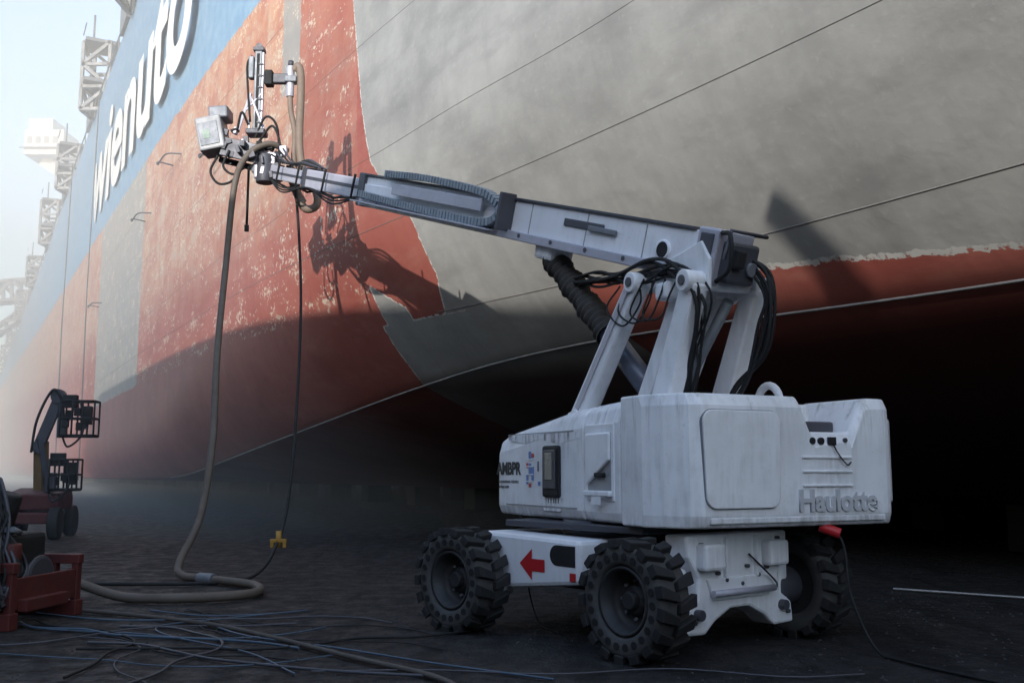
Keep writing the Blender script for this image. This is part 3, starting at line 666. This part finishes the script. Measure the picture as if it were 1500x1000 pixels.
# ------------------------------------------------------------------ second boom lift
l2=empty('boom_lift',(-10.9,23.2,0),(0,0,R(10))); l2.scale=(.74,.74,.84)
for x in(-.75,.75):
    for y in(-.9,.9): cyl('wheel',(x-.16,y,.42),(x+.16,y,.42),.42,black,l2,bevel=.05)
box('chassis',(0,0,.55),(1.3,2.0,.3),redd,l2,bevel=.04); 
secs=[[(x_,-.8,.75),(x_,-.85,1.25-abs(x_)*.1),(x_,.7,1.4-abs(x_)*.1),(x_,.9,1.1),(x_,.9,.75)] for x_ in(-.8,-.7,.7,.8)]
loft('turntable_hood',secs,redd,l2,.06)
beam('riser',(0,.2,1.2),(-.05,.1,2.6),.30,.34,mat('ochre_paint',(.20,.12,.04),.6,0,.6),l2); beam('riser_2',(.25,.1,1.2),(-.05,-.1,2.7),.16,.18,dgrey,l2)
beam('boom_lower',(-.15,0,2.3),(.45,0,3.85),.24,.30,dgrey,l2); beam('boom_upper',(.45,0,3.85),(.62,-.2,2.9),.16,.18,dgrey,l2); cyl('elbow',(.42,-.2,3.85),(.42,.2,3.85),.2,dgrey,l2)
tube('boom_hoses',[(-.25,-.2,2.3),(-.1,-.3,3.2),(.3,-.3,4.0),(.6,-.3,3.7),(.7,-.3,3.0)],.04,black,l2)
def basket(c_,w,h,d):
    for z in(0,h*.5,h):
        for a_,b_ in(((-1,-1),(1,-1)),((1,-1),(1,1)),((1,1),(-1,1)),((-1,1),(-1,-1))):
            cyl('basket_rail',(c_[0]+a_[0]*w/2,c_[1]+a_[1]*d/2,c_[2]+z),(c_[0]+b_[0]*w/2,c_[1]+b_[1]*d/2,c_[2]+z),.03,black,l2,seg=6)
    for a_ in(-1,-.3,.3,1):
        for b_ in(-1,1): cyl('basket_post',(c_[0]+a_*w/2,c_[1]+b_*d/2,c_[2]),(c_[0]+a_*w/2,c_[1]+b_*d/2,c_[2]+h),.03,black,l2,seg=6)
    box('basket_floor',(c_[0],c_[1],c_[2]),(w,d,.08),black,l2); box('control_panel',(c_[0]-w*.3,c_[1],c_[2]+h),(.4,.3,.35),black,l2); box('tool_box',(c_[0]+w*.2,c_[1],c_[2]+h*.6),(.3,.3,.5),black,l2); box('basket_mount',(c_[0]-w*.5,c_[1],c_[2]+.2),(.25,.3,.5),dgrey,l2)
    for i in range(6): box('basket_gear',(c_[0]+random.uniform(-.4,.4)*w,c_[1]+random.uniform(-.4,.4)*d,c_[2]+random.uniform(.1,1.2)*h),(.18,.18,.22),random.choice((black,dgrey)),l2)
    tube('basket_cable',[(c_[0],c_[1],c_[2]+h),(c_[0]+.2,c_[1]-.4,c_[2]+.1),(c_[0]-.2,c_[1]-.4,c_[2]-.3),(c_[0]-.5,c_[1],c_[2])],.03,black,l2)
basket((1.15,-.3,2.75),1.0,.95,.7); basket((.95,-.8,1.3),.8,.8,.6)
beam('jib',(.2,-.3,1.1),(.6,-.7,1.5),.14,.14,dgrey,l2)
# ------------------------------------------------------------------ far cranes
gc1=empty('harbour_crane')
cx,cy=-66,138
box('machine_house',(cx,cy,47.5),(5.5,5,3.6),hazew,gc1); box('machine_house_top',(cx-.8,cy,50.2),(3.4,4,1.8),hazew,gc1)
for k in range(4): box('house_window',(cx-2+k*1.2,cy-2.52,47.8),(.7,.05,1.0),steelm,gc1,bevel=0)
tube('house_rail',[(cx-3.2,cy-2.8,46.6),(cx+3.2,cy-2.8,46.6)],.12,steelm,gc1,False)
beam('boom_arm',(cx-1,cy,45.5),(cx+8,cy,39.5),1.2,1.6,hazew,gc1); beam('column',(cx+8,cy,40),(cx+8,cy,0),1.8,1.8,hazew,gc1); lattice('jib',(cx+8,cy,39),(cx+13,cy,46),1.4,gc1,hazew,.2,6)
gc2=empty('lattice_crane'); lattice('jib',(-98,150,27),(-48,150,31),3,gc2,steelm,.22,18); lattice('mast',(-70,150,0),(-70,150,30),3,gc2,steelm,.22,12); lattice('strut',(-84,150,18),(-70,150,29),1.2,gc2,steelm,.15,8)
# ------------------------------------------------------------------ unseen bars added behind the viewer to shadow the hull
sd=(nrm+u-Vector((0,0,SL)))
def back(s,z,k): 
    q=W(s,hullD(s,z),z); return q-sd*k
caster=empty('shadow_caster')
A=back(9.0,4.72,9.6); B=back(8.7,3.75,9.6); 
dvec=(B-A)
beam('caster_bar',A,A+dvec*1.15,.22,.22,dgrey,caster,.03)
e_=A+dvec*1.1+Vector((2.6,.4,-3.0)); beam('caster_bar_lower',A+dvec*1.1,e_,.26,.26,dgrey,caster,.03); beam('caster_foot',e_,(e_.x+1,e_.y-1,1.5),.5,.5,dgrey,caster,.05)
box('caster_base',(e_.x+1,e_.y-1,1.3),(2.6,3.2,1.4),redd,caster,bevel=.1); box('crane_track',(e_.x-.2,e_.y-1,.4),(.6,4,.8),black,caster,bevel=.2); box('caster_track_r',(e_.x+2.2,e_.y-1,.4),(.6,4,.8),black,caster,bevel=.2)
# ------------------------------------------------------------------ dust haze
def haze(name,s0,s1,D0,D1,z0,z1,dens):
    m=bpy.data.materials.new(name); m.use_nodes=True; nt=m.node_tree; nt.nodes.clear()
    o=nt.nodes.new('ShaderNodeOutputMaterial'); v=nt.nodes.new('ShaderNodeVolumeScatter'); v.inputs['Density'].default_value=dens; v.inputs['Color'].default_value=(.93,.965,1,1); v.inputs['Anisotropy'].default_value=-.35
    nt.links.new(v.outputs[0],o.inputs['Volume'])
    prism(name,s0,s1,[(D0,z0),(D1,z0),(D1,z1),(D0,z1)],m)
haze('dust_haze',21,200,-22,39,-.5,44,.0125)
# ------------------------------------------------------------------ camera, light
p=math.atan(190/1458)
cam=bpy.data.cameras.new('camera');cam.lens=35;cam.clip_end=3000;co=bpy.data.objects.new('camera',cam);co.location=(0,0,1.5);co.rotation_euler=(math.pi/2+p,0,0);COL.objects.link(co);SC.camera=co
w=bpy.data.worlds.new("World");SC.world=w;w.use_nodes=True
sky=w.node_tree.nodes.new("ShaderNodeTexSky");sky.sky_type='NISHITA';sky.sun_disc=False;sky.dust_density=.5
v=sd.normalized()
sky.sun_elevation=math.asin(-v.z);sky.sun_rotation=R(196.8)
w.node_tree.links.new(sky.outputs[0],w.node_tree.nodes['Background'].inputs[0]);w.node_tree.nodes['Background'].inputs[1].default_value=.45
l=bpy.data.lights.new("sun",'SUN');l.energy=4.5;l.angle=R(.5);l.color=(1,.965,.91);lo=bpy.data.objects.new("sun",l);lo.rotation_euler=v.to_track_quat('-Z','Y').to_euler();COL.objects.link(lo)
SC.view_settings.view_transform='Standard'
